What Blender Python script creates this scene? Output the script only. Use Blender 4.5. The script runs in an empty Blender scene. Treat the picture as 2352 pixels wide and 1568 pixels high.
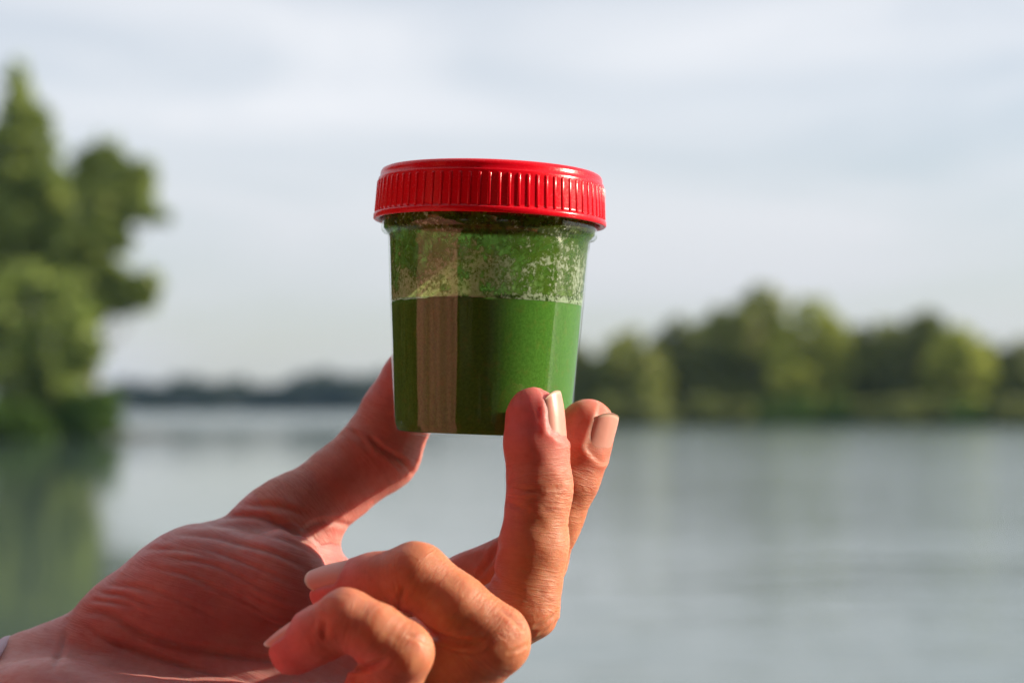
import bpy, math, random
import numpy as np
from mathutils import Vector, Matrix

# ------------------------------------------------------------------ camera, sky, sun, exposure
scene = bpy.context.scene
COL = scene.collection
FPX = 4270.0                      # focal length in units of a 2352-wide picture
CAM_H = 1.5
PITCH = math.radians(2.07)
FOCUS = 0.492

cam_d = bpy.data.cameras.new('camera')
cam_d.sensor_width = 36.0
cam_d.lens = FPX / 2352.0 * 36.0
cam_d.clip_start = 0.02
cam_d.clip_end = 20000.0
cam_d.dof.use_dof = True
cam_d.dof.focus_distance = FOCUS - 0.012
cam_d.dof.aperture_fstop = 9.0
cam = bpy.data.objects.new('camera', cam_d)
COL.objects.link(cam)
cam.location = (0, 0, CAM_H)
cam.rotation_euler = (math.pi / 2 + PITCH, 0, 0)
scene.camera = cam

SUN_EL = math.radians(22.0)
SUN_AZ = math.radians(1.0)       # from +X towards +Y (away from the camera)
to_sun = Vector((math.cos(SUN_EL) * math.cos(SUN_AZ), math.cos(SUN_EL) * math.sin(SUN_AZ), math.sin(SUN_EL)))
sun_d = bpy.data.lights.new('sun', 'SUN')
sun_d.energy = 5.0
sun_d.angle = math.radians(0.6)
sun_d.color = (1.0, 0.85, 0.66)
sun = bpy.data.objects.new('sun', sun_d)
COL.objects.link(sun)
sun.location = (30, 0, 30)
sun.rotation_euler = to_sun.to_track_quat('Z', 'Y').to_euler()

world = bpy.data.worlds.new('World')
scene.world = world
world.use_nodes = True
wn = world.node_tree.nodes
wl = world.node_tree.links
wn.clear()
w_out = wn.new('ShaderNodeOutputWorld')
sky = wn.new('ShaderNodeTexSky')
sky.sky_type = 'NISHITA'
sky.sun_disc = False
sky.sun_elevation = SUN_EL
sky.sun_rotation = math.pi / 2 - SUN_AZ
sky.altitude = 0
sky.air_density = 1.0
sky.dust_density = 0.7
sky.ozone_density = 1.5
bg_sky = wn.new('ShaderNodeBackground')
bg_sky.inputs['Strength'].default_value = 0.075
wl.new(sky.outputs[0], bg_sky.inputs['Color'])
bg_cl = wn.new('ShaderNodeBackground')
bg_cl.inputs['Color'].default_value = (0.752, 0.772, 0.815, 1)
bg_cl.inputs['Strength'].default_value = 0.69
tc = wn.new('ShaderNodeTexCoord')
mp = wn.new('ShaderNodeMapping')
mp.inputs['Rotation'].default_value = (0.0, math.radians(-4), 0)
mp.inputs['Scale'].default_value = (1.6, 1.6, 9.0)
wl.new(tc.outputs['Generated'], mp.inputs['Vector'])
nz = wn.new('ShaderNodeTexNoise')
nz.inputs['Scale'].default_value = 1.9
nz.inputs['Detail'].default_value = 6
nz.inputs['Roughness'].default_value = 0.5
nz.inputs['Distortion'].default_value = 0.5
wl.new(mp.outputs[0], nz.inputs['Vector'])
# the cloud sheet is a little greyer low down, where it is seen edge on
wsep = wn.new('ShaderNodeSeparateXYZ')
wl.new(tc.outputs['Generated'], wsep.inputs[0])
wz = wn.new('ShaderNodeMapRange')
wz.inputs['From Min'].default_value = 0.0
wz.inputs['From Max'].default_value = 0.16
wz.inputs['To Min'].default_value = 0.50
wz.inputs['To Max'].default_value = 0.70
wl.new(wsep.outputs['Z'], wz.inputs['Value'])
wl.new(wz.outputs[0], bg_cl.inputs['Strength'])
rp = wn.new('ShaderNodeMapRange')
rp.inputs['From Min'].default_value = 0.36
rp.inputs['From Max'].default_value = 0.64
rp.inputs['To Min'].default_value = 0.56
rp.inputs['To Max'].default_value = 0.97
wl.new(nz.outputs['Fac'], rp.inputs['Value'])
wmix = wn.new('ShaderNodeMixShader')
wl.new(rp.outputs[0], wmix.inputs['Fac'])
wl.new(bg_sky.outputs[0], wmix.inputs[1])
wl.new(bg_cl.outputs[0], wmix.inputs[2])
wl.new(wmix.outputs[0], w_out.inputs['Surface'])

scene.view_settings.view_transform = 'Standard'
scene.view_settings.look = 'None'
scene.view_settings.exposure = 0.75
scene.view_settings.gamma = 1.0
scene.view_settings.use_curve_mapping = False
scene.cycles.use_denoising = True
scene.cycles.max_bounces = 9
scene.cycles.transparent_max_bounces = 16

rng = np.random.default_rng(7)
random.seed(7)

# ------------------------------------------------------------------ helpers
CP, SP = math.cos(PITCH), math.sin(PITCH)
AX_R = np.array([1.0, 0, 0])
AX_U = np.array([0, -SP, CP])
AX_F = np.array([0, CP, SP])


def hw(p):
    """hand frame (mm: right, up, away; origin 502 mm ahead of the lens) -> world metres"""
    p = np.asarray(p, float)
    return (np.array([0, 0, CAM_H]) + (p[..., 0:1] * AX_R + p[..., 1:2] * AX_U + (p[..., 2:3] + 502.0) * AX_F) * 0.001)


def H(px, py, dz):
    """a reading off the picture plus a depth in mm -> point in the hand frame"""
    d = 502.0 + dz
    return np.array([(px - 1176.0) / FPX * d, -(py - 784.0) / FPX * d, dz])


def far(px, py, dist):
    """the point of the landscape that stands at ground distance dist along a sight line"""
    d = AX_F + (px - 1176.0) / FPX * AX_R - (py - 784.0) / FPX * AX_U
    s = dist / d[1]
    return np.array([0, 0, CAM_H]) + d * s


def mesh_obj(name, verts, faces, mat=None, parent=None, smooth=True, loc=(0, 0, 0)):
    me = bpy.data.meshes.new(name)
    verts = np.asarray(verts, np.float32)
    if isinstance(faces, np.ndarray):
        n, k = faces.shape
        me.vertices.add(len(verts))
        me.vertices.foreach_set('co', verts.ravel())
        me.loops.add(n * k)
        me.loops.foreach_set('vertex_index', faces.astype(np.int32).ravel())
        me.polygons.add(n)
        me.polygons.foreach_set('loop_start', np.arange(0, n * k, k, dtype=np.int32))
        me.polygons.foreach_set('loop_total', np.full(n, k, np.int32))
        me.update(calc_edges=True)
    else:
        me.from_pydata([tuple(map(float, v)) for v in verts], [], faces)
        me.update()
    if smooth:
        me.polygons.foreach_set('use_smooth', np.ones(len(me.polygons), bool))
    if mat:
        me.materials.append(mat)
    o = bpy.data.objects.new(name, me)
    COL.objects.link(o)
    o.location = loc
    if parent:
        o.parent = parent
    return o


def empty(name, loc=(0, 0, 0)):
    o = bpy.data.objects.new(name, None)
    COL.objects.link(o)
    o.location = loc
    o.empty_display_size = 0.1
    return o


def tag(o, label=None, cat=None, group=None, kind=None):
    if label:
        o['label'] = label
    if cat:
        o['category'] = cat
    if group:
        o['group'] = group
    if kind:
        o['kind'] = kind
    return o


def new_mat(name):
    m = bpy.data.materials.new(name)
    m.use_nodes = True
    nt = m.node_tree
    for n in list(nt.nodes):
        nt.nodes.remove(n)
    out = nt.nodes.new('ShaderNodeOutputMaterial')
    return m, nt, out


class NT:
    """small wrapper for writing node graphs"""
    def __init__(self, name):
        self.m, self.nt, self.out = new_mat(name)

    def n(self, typ, ins=None, **props):
        nd = self.nt.nodes.new(typ)
        for k, v in props.items():
            setattr(nd, k, v)
        for k, v in (ins or {}).items():
            if isinstance(v, bpy.types.NodeSocket):
                self.nt.links.new(v, nd.inputs[k])
            else:
                nd.inputs[k].default_value = v
        return nd

    def link(self, a, b):
        self.nt.links.new(a, b)

    def math(self, op, a, b=0.0, clamp=False):
        return self.n('ShaderNodeMath', {0: a, 1: b}, operation=op, use_clamp=clamp).outputs[0]

    def rng(self, v, a, b, c=0.0, d=1.0, smooth=False):
        nd = self.n('ShaderNodeMapRange', {'Value': v, 'From Min': a, 'From Max': b, 'To Min': c, 'To Max': d})
        nd.interpolation_type = 'SMOOTHSTEP' if smooth else 'LINEAR'
        return nd.outputs[0]

    def noise(self, vec, scale, detail=3, rough=0.5, dist=0.0):
        return self.n('ShaderNodeTexNoise', {'Vector': vec, 'Scale': scale, 'Detail': detail, 'Roughness': rough, 'Distortion': dist}).outputs['Fac']

    def mix(self, f, a, b, blend='MIX'):
        nd = self.n('ShaderNodeMix', data_type='RGBA', blend_type=blend)
        for sock, v in ((nd.inputs[0], f), (nd.inputs[6], a), (nd.inputs[7], b)):
            if isinstance(v, bpy.types.NodeSocket):
                self.nt.links.new(v, sock)
            else:
                sock.default_value = v if not isinstance(v, tuple) or len(v) == 4 else (*v, 1)
        return nd.outputs[2]

    def mapping(self, vec, scale=(1, 1, 1), rot=(0, 0, 0)):
        return self.n('ShaderNodeMapping', {'Vector': vec, 'Scale': scale, 'Rotation': rot}).outputs[0]

    def bump(self, h, dist, strength=1.0, normal=None):
        nd = self.n('ShaderNodeBump', {'Height': h, 'Distance': dist, 'Strength': strength})
        if normal is not None:
            self.link(normal, nd.inputs['Normal'])
        return nd.outputs[0]


# ------------------------------------------------------------------ materials of the landscape
def mat_water():
    t = NT('lake_water')
    co = t.n('ShaderNodeTexCoord').outputs['Object']
    sep = t.n('ShaderNodeSeparateXYZ', {0: co})
    big = t.noise(t.mapping(co, (0.05, 0.12, 1)), 1.0, 3, 0.5)
    mid = t.noise(t.mapping(co, (0.7, 1.9, 1)), 1.0, 3, 0.55, 0.4)
    fine = t.noise(t.mapping(co, (3.0, 7.0, 1)), 1.0, 2, 0.5)
    calm = t.noise(t.mapping(co, (0.012, 0.03, 1)), 1.0, 2, 0.5)
    amp = t.rng(calm, 0.35, 0.65, 0.55, 1.3)
    # the water in the lee of the left bank lies calmer
    lee = t.rng(sep.outputs['X'], -6.0, 9.0, 0.15, 1.6, True)
    h = t.math('ADD', t.math('MULTIPLY', mid, 0.62), t.math('MULTIPLY', fine, 0.14))
    h = t.math('ADD', h, t.math('MULTIPLY', big, 0.6))
    swell = t.noise(t.mapping(co, (0.13, 0.42, 1), (0, 0, 0.15)), 1.0, 3, 0.6, 0.5)
    h = t.math('ADD', h, t.math('MULTIPLY', swell, 1.9))
    h = t.math('MULTIPLY', t.math('MULTIPLY', h, amp), lee)
    b = t.bump(h, 0.046, 1.0)
    p = t.n('ShaderNodeBsdfPrincipled', {'Base Color': (0.085, 0.125, 0.115, 1), 'Roughness': t.math('ADD', t.rng(lee, 0.15, 1.6, 0.04, 0.13), t.rng(sep.outputs['Y'], 100.0, 260.0, 0.0, 0.16)), 'IOR': 1.5, 'Normal': b})
    t.link(p.outputs[0], t.out.inputs['Surface'])
    return t.m


def mat_ground(name, c1, c2):
    t = NT(name)
    co = t.n('ShaderNodeTexCoord').outputs['Object']
    n1 = t.noise(co, 0.8, 5, 0.6)
    n2 = t.noise(co, 14.0, 4, 0.6)
    c = t.mix(t.rng(n1, 0.35, 0.65), c1, c2)
    c = t.mix(t.math('MULTIPLY', n2, 0.5), c, (0.03, 0.025, 0.015, 1))
    p = t.n('ShaderNodeBsdfPrincipled', {'Base Color': c, 'Roughness': 0.95, 'Normal': t.bump(n2, 0.05)})
    t.link(p.outputs[0], t.out.inputs['Surface'])
    return t.m


def mat_leaf(name, dark, light, hue=(0.13, 0.12, 0.02)):
    t = NT(name)
    co = t.n('ShaderNodeTexCoord').outputs['Object']
    n1 = t.noise(co, 0.45, 3, 0.6)
    isl = t.n('ShaderNodeNewGeometry').outputs['Random Per Island']
    c = t.mix(t.rng(n1, 0.35, 0.68), (*dark, 1), (*light, 1))
    c = t.mix(t.rng(isl, 0.55, 1.0, 0.0, 0.6), c, (*hue, 1))
    d = t.n('ShaderNodeBsdfDiffuse', {'Color': c})
    tr = t.n('ShaderNodeBsdfTranslucent', {'Color': t.mix(0.5, c, (0.16, 0.20, 0.03, 1))})
    g = t.n('ShaderNodeBsdfGlossy', {'Color': (0.6, 0.6, 0.6, 1), 'Roughness': 0.45})
    m = t.n('ShaderNodeMixShader', {0: 0.35, 1: d.outputs[0], 2: tr.outputs[0]})
    m2 = t.n('ShaderNodeMixShader', {0: 0.04, 1: m.outputs[0], 2: g.outputs[0]})
    t.link(m2.outputs[0], t.out.inputs['Surface'])
    return t.m


def mat_bark():
    t = NT('bark')
    co = t.n('ShaderNodeTexCoord').outputs['Object']
    n = t.noise(t.mapping(co, (6, 6, 0.8)), 2.0, 4, 0.6)
    c = t.mix(n, (0.09, 0.075, 0.055, 1), (0.24, 0.21, 0.17, 1))
    p = t.n('ShaderNodeBsdfPrincipled', {'Base Color': c, 'Roughness': 0.9, 'Normal': t.bump(n, 0.05)})
    t.link(p.outputs[0], t.out.inputs['Surface'])
    return t.m


M_WATER = mat_water()
M_BANK = mat_ground('bank_soil', (0.03, 0.045, 0.012, 1), (0.06, 0.05, 0.03, 1))
M_POPLAR = mat_leaf('poplar_leaf', (0.12, 0.19, 0.04), (0.40, 0.50, 0.13), (0.38, 0.39, 0.09))
M_WILLOW = mat_leaf('willow_leaf', (0.08, 0.14, 0.03), (0.46, 0.58, 0.15), (0.42, 0.48, 0.12))
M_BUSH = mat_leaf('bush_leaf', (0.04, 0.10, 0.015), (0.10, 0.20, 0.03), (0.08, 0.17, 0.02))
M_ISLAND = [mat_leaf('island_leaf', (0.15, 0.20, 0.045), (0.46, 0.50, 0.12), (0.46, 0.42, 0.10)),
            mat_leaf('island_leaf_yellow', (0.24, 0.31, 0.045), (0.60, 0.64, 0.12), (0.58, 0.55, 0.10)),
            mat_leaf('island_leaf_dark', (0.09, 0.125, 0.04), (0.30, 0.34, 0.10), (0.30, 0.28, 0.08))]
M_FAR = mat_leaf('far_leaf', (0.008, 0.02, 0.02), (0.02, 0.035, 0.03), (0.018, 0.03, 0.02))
M_BARK = mat_bark()

# ------------------------------------------------------------------ water and banks
def grid_patch(name, x0, x1, y0, y1, nx, ny, zf, mat, kind='structure'):
    xs = np.linspace(x0, x1, nx)
    ys = np.linspace(y0, y1, ny)
    X, Y = np.meshgrid(xs, ys)
    Z = zf(X, Y)
    v = np.stack([X, Y, Z], -1).reshape(-1, 3)
    i = np.arange((nx - 1) * (ny - 1))
    r, c = i // (nx - 1), i % (nx - 1)
    a = r * nx + c
    f = np.stack([a, a + 1, a + nx + 1, a + nx], -1)
    return tag(mesh_obj(name, v, f, mat), kind=kind)


lake = mesh_obj('lake_water', [(-6000, -200, 0), (6000, -200, 0), (6000, 9000, 0), (-6000, 9000, 0)], [(0, 1, 2, 3)], M_WATER)
tag(lake, 'calm grey green lake water mirroring sky and trees', 'water', kind='structure')


def mound(cx, cy, rx, ry, h):
    def zf(X, Y):
        d = np.sqrt(((X - cx) / rx) ** 2 + ((Y - cy) / ry) ** 2)
        return h * np.clip(1.15 - d ** 3, -1.5, 1) + 0.12 * np.sin(X * 1.7) * np.sin(Y * 1.1)
    return zf


# bank with the willows, the wooded bank on the other side, and the far shore
grid_patch('willow_bank', -70, -19.0, 88, 130, 60, 40, mound(-50, 105, 29.5, 15, 0.5), M_BANK)
grid_patch('wooded_bank', 2, 120, 152, 232, 90, 50, mound(58, 190, 53.5, 28, 0.6), M_BANK)
grid_patch('far_shore', -500, 500, 610, 820, 90, 20, lambda X, Y: 1.2 * np.clip((Y - 630) / 14, -1, 1) + 0.2 * np.sin(X * .1), M_BANK)
ny_, nx_ = 30, 24
gv = []
for y in np.linspace(4, 92, ny_):
    for x in np.linspace(0, 1, nx_):
        xx = (-0.36 * y - 7) * (1 - x) - 110 * x
        gv.append((xx, y, 0.5 * min(1, x * 8) - 0.25 + 0.1 * math.sin(xx) * math.sin(y)))
gi = np.arange((nx_ - 1) * (ny_ - 1))
ga = gi // (nx_ - 1) * nx_ + gi % (nx_ - 1)
tag(mesh_obj('side_bank', gv, np.stack([ga, ga + nx_, ga + nx_ + 1, ga + 1], -1), M_BANK), kind='structure')
# the shore the picture is taken from, behind and under the camera
def shore_z(X, Y):
    edge = 0.1 + 0.9 * np.clip((0.5 - X) / 0.8, 0, 1) + 4.0 * np.clip((-X - 4) / 6, 0, 1)
    return 0.25 - 0.5 * np.clip((Y - edge + 0.7) / 0.9, 0, 1) + 0.03 * np.sin(X * 2.1) * np.sin(Y * 1.7)


grid_patch('near_shore', -40, 40, -60, 8, 160, 200, shore_z, M_BANK)

# ------------------------------------------------------------------ trees
def leaf_cloud(clumps, n, size, surf=0.75, seed=0):
    """leaf-sized faces through a set of ellipsoids (cx,cy,cz,rx,ry,rz)"""
    r = np.random.default_rng(seed)
    cl = np.array(clumps, float)
    vol = (cl[:, 3] * cl[:, 4] + cl[:, 4] * cl[:, 5] + cl[:, 3] * cl[:, 5])
    k = r.choice(len(cl), n, p=vol / vol.sum())
    d = r.normal(size=(n, 3))
    d /= np.linalg.norm(d, axis=1)[:, None]
    rad = np.where(r.random(n) < surf, 0.72 + 0.3 * r.random(n) + 0.10 * r.normal(size=n), r.random(n) ** 0.5)
    # uneven outline: twig-sized lobes
    lob = 1 + 0.20 * np.sin(d[:, 0] * 7 + k * 1.3) * np.sin(d[:, 1] * 6 + k) + 0.16 * np.sin(d[:, 2] * 9 + k * 2.1)
    c = cl[k, :3] + d * cl[k, 3:] * (rad * lob)[:, None]
    u = r.normal(size=(n, 3)); u /= np.linalg.norm(u, axis=1)[:, None]
    w = np.cross(u, r.normal(size=(n, 3))); w /= np.linalg.norm(w, axis=1)[:, None]
    s = (size * (0.6 + 0.8 * r.random(n)))[:, None]
    q = np.stack([c - u * s, c + w * s * 0.55, c + u * s, c - w * s * 0.55], 1).reshape(-1, 3)
    f = np.arange(n * 4).reshape(n, 4)
    return q, f


def tube_path(pts, radii, seg=8):
    pts = np.asarray(pts, float)
    V, Fc = [], []
    for i, p in enumerate(pts):
        t = pts[min(i + 1, len(pts) - 1)] - pts[max(i - 1, 0)]
        t /= np.linalg.norm(t) + 1e-9
        a = np.cross(t, [0.31, 0.9, 0.2]); a /= np.linalg.norm(a)
        b = np.cross(t, a)
        for j in range(seg):
            an = 2 * math.pi * j / seg
            V.append(p + radii[i] * (math.cos(an) * a + math.sin(an) * b))
    for i in range(len(pts) - 1):
        for j in range(seg):
            Fc.append((i * seg + j, i * seg + (j + 1) % seg, (i + 1) * seg + (j + 1) % seg, (i + 1) * seg + j))
    return V, Fc


def trunk_mesh(clumps, height, r0, seed, lean=0.0):
    r = np.random.default_rng(seed)
    V, Fc = [], []

    def add(pts, rad):
        v, f = tube_path(pts, rad)
        o = len(V)
        V.extend(v)
        Fc.extend([tuple(i + o for i in q) for q in f])
    n = 7
    top = height * 0.92
    spine = [np.array([lean * (i / (n - 1)) + 0.02 * height * math.sin(i * 1.9 + seed), 0.02 * height * math.cos(i * 1.3), -0.3 + top * i / (n - 1)]) for i in range(n)]
    add(spine, [r0 * (1 - 0.86 * i / (n - 1)) for i in range(n)])
    for c in clumps:
        c = np.array(c[:3])
        hz = min(max(c[2] - 0.18 * height, 0.12 * height), top * 0.9)
        t = hz / top * (n - 1)
        i = int(min(t, n - 2))
        s = spine[i] * (1 - (t - i)) + spine[i + 1] * (t - i)
        mid = (s + c) / 2 + np.array([0, 0, -0.03 * height]) + r.normal(size=3) * 0.02 * height
        rr = r0 * 0.36 * (1 - 0.6 * hz / top)
        add([s, mid, c], [rr, rr * 0.7, rr * 0.25])
    return V, Fc


def make_tree(name, label, base, clumps, leaf_mat, n, size, r0, seed, group=None, cat='tree', surf=0.75, lean=0.0):
    """clumps are given relative to the base"""
    root = empty(name, base)
    h = max(c[2] + c[5] for c in clumps)
    v, f = trunk_mesh(clumps, h, r0, seed, lean)
    mesh_obj('trunk', v, f, M_BARK, root)
    rs = np.random.default_rng(seed + 5000)
    sprays = []
    for c in clumps:                      # smaller sprays break up every bough
        sprays.append((c[0], c[1], c[2], c[3] * .95, c[4] * .95, c[5] * .95))
        for _ in range(7):
            d = rs.normal(size=3)
            d /= np.linalg.norm(d)
            q = 0.26 + 0.24 * rs.random()
            e = 0.85 + 0.3 * rs.random()
            sprays.append((c[0] + d[0] * c[3] * e, c[1] + d[1] * c[4] * e, c[2] + d[2] * c[5] * e, c[3] * q, c[4] * q, c[5] * q))
    v, f = leaf_cloud(sprays, n, size, surf, seed)
    mesh_obj('crown', v, f, leaf_mat, root, smooth=False)
    return tag(root, label, cat, group)


def px_clumps(base, dist, items, flat=0.8):
    """ellipsoids read off the picture at a known distance: (px, py, rx, ry[, extra depth])"""
    out = []
    m = dist / FPX
    for i, it in enumerate(items):
        dd = it[4] if len(it) > 4 else 0.0
        p = far(it[0], it[1], dist + dd)
        rx, rz = it[2] * m, it[3] * m
        out.append((p[0] - base[0], p[1] - base[1], p[2] - base[2], rx, (rx + rz) / 2 * flat, rz))
    return out


def base_at(px, dist, z=0.35):
    p = far(px, 938, dist)
    return (p[0], p[1], z)


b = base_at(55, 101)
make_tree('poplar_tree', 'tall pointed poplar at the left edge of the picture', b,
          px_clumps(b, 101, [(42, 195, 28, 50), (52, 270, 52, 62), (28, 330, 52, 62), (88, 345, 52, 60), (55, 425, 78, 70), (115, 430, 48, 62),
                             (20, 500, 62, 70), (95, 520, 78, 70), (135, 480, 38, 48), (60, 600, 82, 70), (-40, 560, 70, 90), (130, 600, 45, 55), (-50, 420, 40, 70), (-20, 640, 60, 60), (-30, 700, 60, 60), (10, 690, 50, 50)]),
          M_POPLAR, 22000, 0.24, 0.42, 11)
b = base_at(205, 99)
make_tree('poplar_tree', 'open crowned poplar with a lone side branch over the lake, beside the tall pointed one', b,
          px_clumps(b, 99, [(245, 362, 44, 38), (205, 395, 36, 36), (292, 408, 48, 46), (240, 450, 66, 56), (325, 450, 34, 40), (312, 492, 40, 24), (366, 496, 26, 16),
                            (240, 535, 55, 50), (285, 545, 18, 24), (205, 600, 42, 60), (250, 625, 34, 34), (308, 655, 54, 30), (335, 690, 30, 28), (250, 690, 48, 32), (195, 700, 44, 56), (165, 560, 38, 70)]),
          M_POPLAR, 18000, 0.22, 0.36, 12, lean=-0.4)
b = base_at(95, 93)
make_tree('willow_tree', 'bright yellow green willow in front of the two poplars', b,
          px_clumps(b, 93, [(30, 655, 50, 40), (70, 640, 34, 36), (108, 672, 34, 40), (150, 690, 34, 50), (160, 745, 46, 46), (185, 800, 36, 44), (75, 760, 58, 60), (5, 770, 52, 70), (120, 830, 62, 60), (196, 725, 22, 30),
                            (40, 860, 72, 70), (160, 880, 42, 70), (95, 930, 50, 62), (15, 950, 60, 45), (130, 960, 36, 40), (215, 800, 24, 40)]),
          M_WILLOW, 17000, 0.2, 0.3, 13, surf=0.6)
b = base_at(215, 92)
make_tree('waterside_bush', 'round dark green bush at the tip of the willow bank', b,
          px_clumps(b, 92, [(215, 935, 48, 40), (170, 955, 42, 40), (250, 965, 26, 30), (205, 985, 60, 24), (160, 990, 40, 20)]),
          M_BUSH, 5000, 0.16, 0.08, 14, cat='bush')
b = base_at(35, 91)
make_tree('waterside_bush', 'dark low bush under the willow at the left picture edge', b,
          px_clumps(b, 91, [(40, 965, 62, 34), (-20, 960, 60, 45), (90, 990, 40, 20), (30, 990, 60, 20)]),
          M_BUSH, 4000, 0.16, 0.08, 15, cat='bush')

# wood on the other side of the jar: (px of trunk, top y, half width, distance, leaf colour, words)
wood = [
    (1335, 792, 48, 176, 2, 'dark tree seen just past the right wall of the jar'),
    (1448, 768, 58, 174, 0, 'low round tree, first beyond the gap right of the jar'),
    (1560, 735, 60, 180, 2, 'dark broad tree, second beyond the gap right of the jar'),
    (1645, 712, 58, 184, 0, 'dark tree leaning on the left flank of the tallest tree'),
    (1745, 662, 58, 182, 0, 'tallest tree of the wood, with a ragged pointed top'),
    (1862, 690, 72, 178, 1, 'light green tree right of the tallest in the wood'),
    (1965, 755, 46, 184, 2, 'short dark tree in the dip of the wood skyline'),
    (2030, 742, 46, 180, 0, 'slim tree right of the dip in the wood skyline'),
    (2110, 716, 66, 178, 2, 'broad dark tree topping the right part of the wood'),
    (2195, 752, 56, 174, 1, 'yellowish tree on the right slope of the wood'),
    (2265, 792, 44, 180, 0, 'small tree at the low end of the wood skyline'),
    (2345, 784, 58, 176, 2, 'dark tree cut by the right picture edge'),
    (2450, 790, 60, 178, 0, 'tree just outside the right picture edge'),
]
for i, (px, ty, hwid, dist, ci, words) in enumerate(wood):
    hwid *= 1.2
    r = np.random.default_rng(100 + i)
    b = base_at(px, dist, 0.5)
    ht = 975 - ty
    items = [(px + r.normal() * 4, ty + 26, hwid * 0.42, 30)]
    nl = int(ht / 34)
    for k in range(nl):
        t = (k + 0.6) / nl
        y = ty + 28 + t * (ht - 55)
        w = hwid * (0.55 + 0.55 * math.sin(min(1, t * 1.15) * 2.3))
        for s in (-1, 1):
            items.append((px + s * w * (0.35 + 0.4 * r.random()), y + r.normal() * 12, w * (0.42 + 0.28 * r.random()), 22 + 18 * r.random(), r.normal() * 1.5))
        if t > 0.3:
            items.append((px + r.normal() * 6, y + r.normal() * 8, w * 0.6, 28, 3.0))
    make_tree('bank_tree', words, b, px_clumps(b, dist, items), M_ISLAND[ci], 10000, 0.33, 0.3, 200 + i, 'trees of the wood right of the jar', surf=0.8)
# shrubs along the water's edge of the wood
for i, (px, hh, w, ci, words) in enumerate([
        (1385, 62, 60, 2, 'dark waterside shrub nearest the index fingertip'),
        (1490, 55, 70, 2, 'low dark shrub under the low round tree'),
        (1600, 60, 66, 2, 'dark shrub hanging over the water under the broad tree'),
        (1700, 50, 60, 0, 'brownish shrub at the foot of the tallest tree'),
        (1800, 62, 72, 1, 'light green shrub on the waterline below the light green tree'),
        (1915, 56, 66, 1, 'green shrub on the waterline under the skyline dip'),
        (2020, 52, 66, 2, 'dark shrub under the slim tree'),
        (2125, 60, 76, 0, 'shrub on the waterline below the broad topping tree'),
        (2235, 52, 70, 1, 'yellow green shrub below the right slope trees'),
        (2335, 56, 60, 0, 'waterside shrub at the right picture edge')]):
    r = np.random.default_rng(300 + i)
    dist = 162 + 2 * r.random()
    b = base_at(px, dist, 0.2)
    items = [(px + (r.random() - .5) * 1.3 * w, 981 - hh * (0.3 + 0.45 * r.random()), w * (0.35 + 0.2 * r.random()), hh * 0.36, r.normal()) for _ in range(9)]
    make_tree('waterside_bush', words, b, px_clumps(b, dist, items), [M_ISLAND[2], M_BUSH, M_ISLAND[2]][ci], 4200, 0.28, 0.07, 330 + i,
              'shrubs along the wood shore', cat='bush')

# tree line of the far shore: one tree, copied
def far_proto(seed):
    r = np.random.default_rng(seed)
    items = [(0, 0, 12.5, 3.2, 3.2, 3.6)]
    for k in range(11):
        z = 2.0 + 9.5 * r.random()
        w = 4.6 * math.sin(0.5 + z / 13 * 2.3)
        a = r.random() * 6.3
        items.append((w * math.cos(a), w * math.sin(a), z, 3.0 + r.random(), 3.0 + r.random(), 2.4 + r.random()))
    return make_tree('far_shore_tree', 'x', (0, 0, 0), items, M_FAR, 3600, 0.75, 0.4, seed, surf=0.85)


FAR_LABEL = 'small blurred tree in the dark line along the far shore'
protos = [far_proto(400), far_proto(401), far_proto(402)]
far_spots = []
sky_line = [(255, 893), (290, 880), (325, 885), (360, 887), (400, 876), (440, 874), (480, 884), (520, 882), (560, 879), (600, 889), (640, 893),
            (675, 884), (705, 866), (740, 862), (775, 870), (810, 868), (845, 872), (880, 866), (920, 870)]
for i, (px, ty) in enumerate(sky_line):
    dist = 640 + 12 * (i % 3)
    ht = (950 - ty) / FPX * dist * 1.08
    far_spots.append((px + random.uniform(-6, 6), dist, ht))
for px in range(960, 1420, 38):
    far_spots.append((px, 650 + random.uniform(-6, 18), random.uniform(10, 12.5)))
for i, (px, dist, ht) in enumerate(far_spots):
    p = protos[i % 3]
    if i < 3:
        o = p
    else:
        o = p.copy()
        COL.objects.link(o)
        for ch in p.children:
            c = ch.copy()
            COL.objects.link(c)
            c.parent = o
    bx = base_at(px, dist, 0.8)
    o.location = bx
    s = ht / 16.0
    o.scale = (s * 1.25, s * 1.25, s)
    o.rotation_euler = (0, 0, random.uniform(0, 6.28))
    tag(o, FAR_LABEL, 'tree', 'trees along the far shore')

# unseen wood behind the camera: mirrored in jar and lid, raised to cut skylight
cl = []
for i in range(190):
    a = math.radians(random.uniform(-206, -8))
    d = random.uniform(5.5, 13)
    x, y = d * math.cos(a), d * math.sin(a) * 0.9 - 0.8
    side_ = a > math.radians(-38) or a < math.radians(-188)
    top = random.uniform(1.0, 3.0) if side_ else random.uniform(1.5, 11.0)
    rr = random.uniform(1.2, 2.3)
    cl.append((x, y, top, rr, rr, random.uniform(1.0, 1.8)))
for i in range(40):                       # unseen canopy of boughs over the shore, added to block skylight
    cl.append((random.uniform(-6, 4), random.uniform(-7, -1.6), random.uniform(4.6, 8.0), 1.5, 1.5, 0.9))
v, f = leaf_cloud(cl, 90000, 0.24, 0.6, 55)
cl2 = []
for i in range(70):                       # the side bank, left of the picture
    y = random.uniform(6, 80)
    x = -0.36 * y - 11 - random.uniform(0, 8)
    cl2.append((x, y, random.uniform(0.8, 9.0), 2.6, 2.6, 2.2))
v2, f2 = leaf_cloud(cl2, 40000, 0.4, 0.7, 56)
v, f = np.vstack([v, v2]), np.vstack([f, f2 + len(v)])
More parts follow.
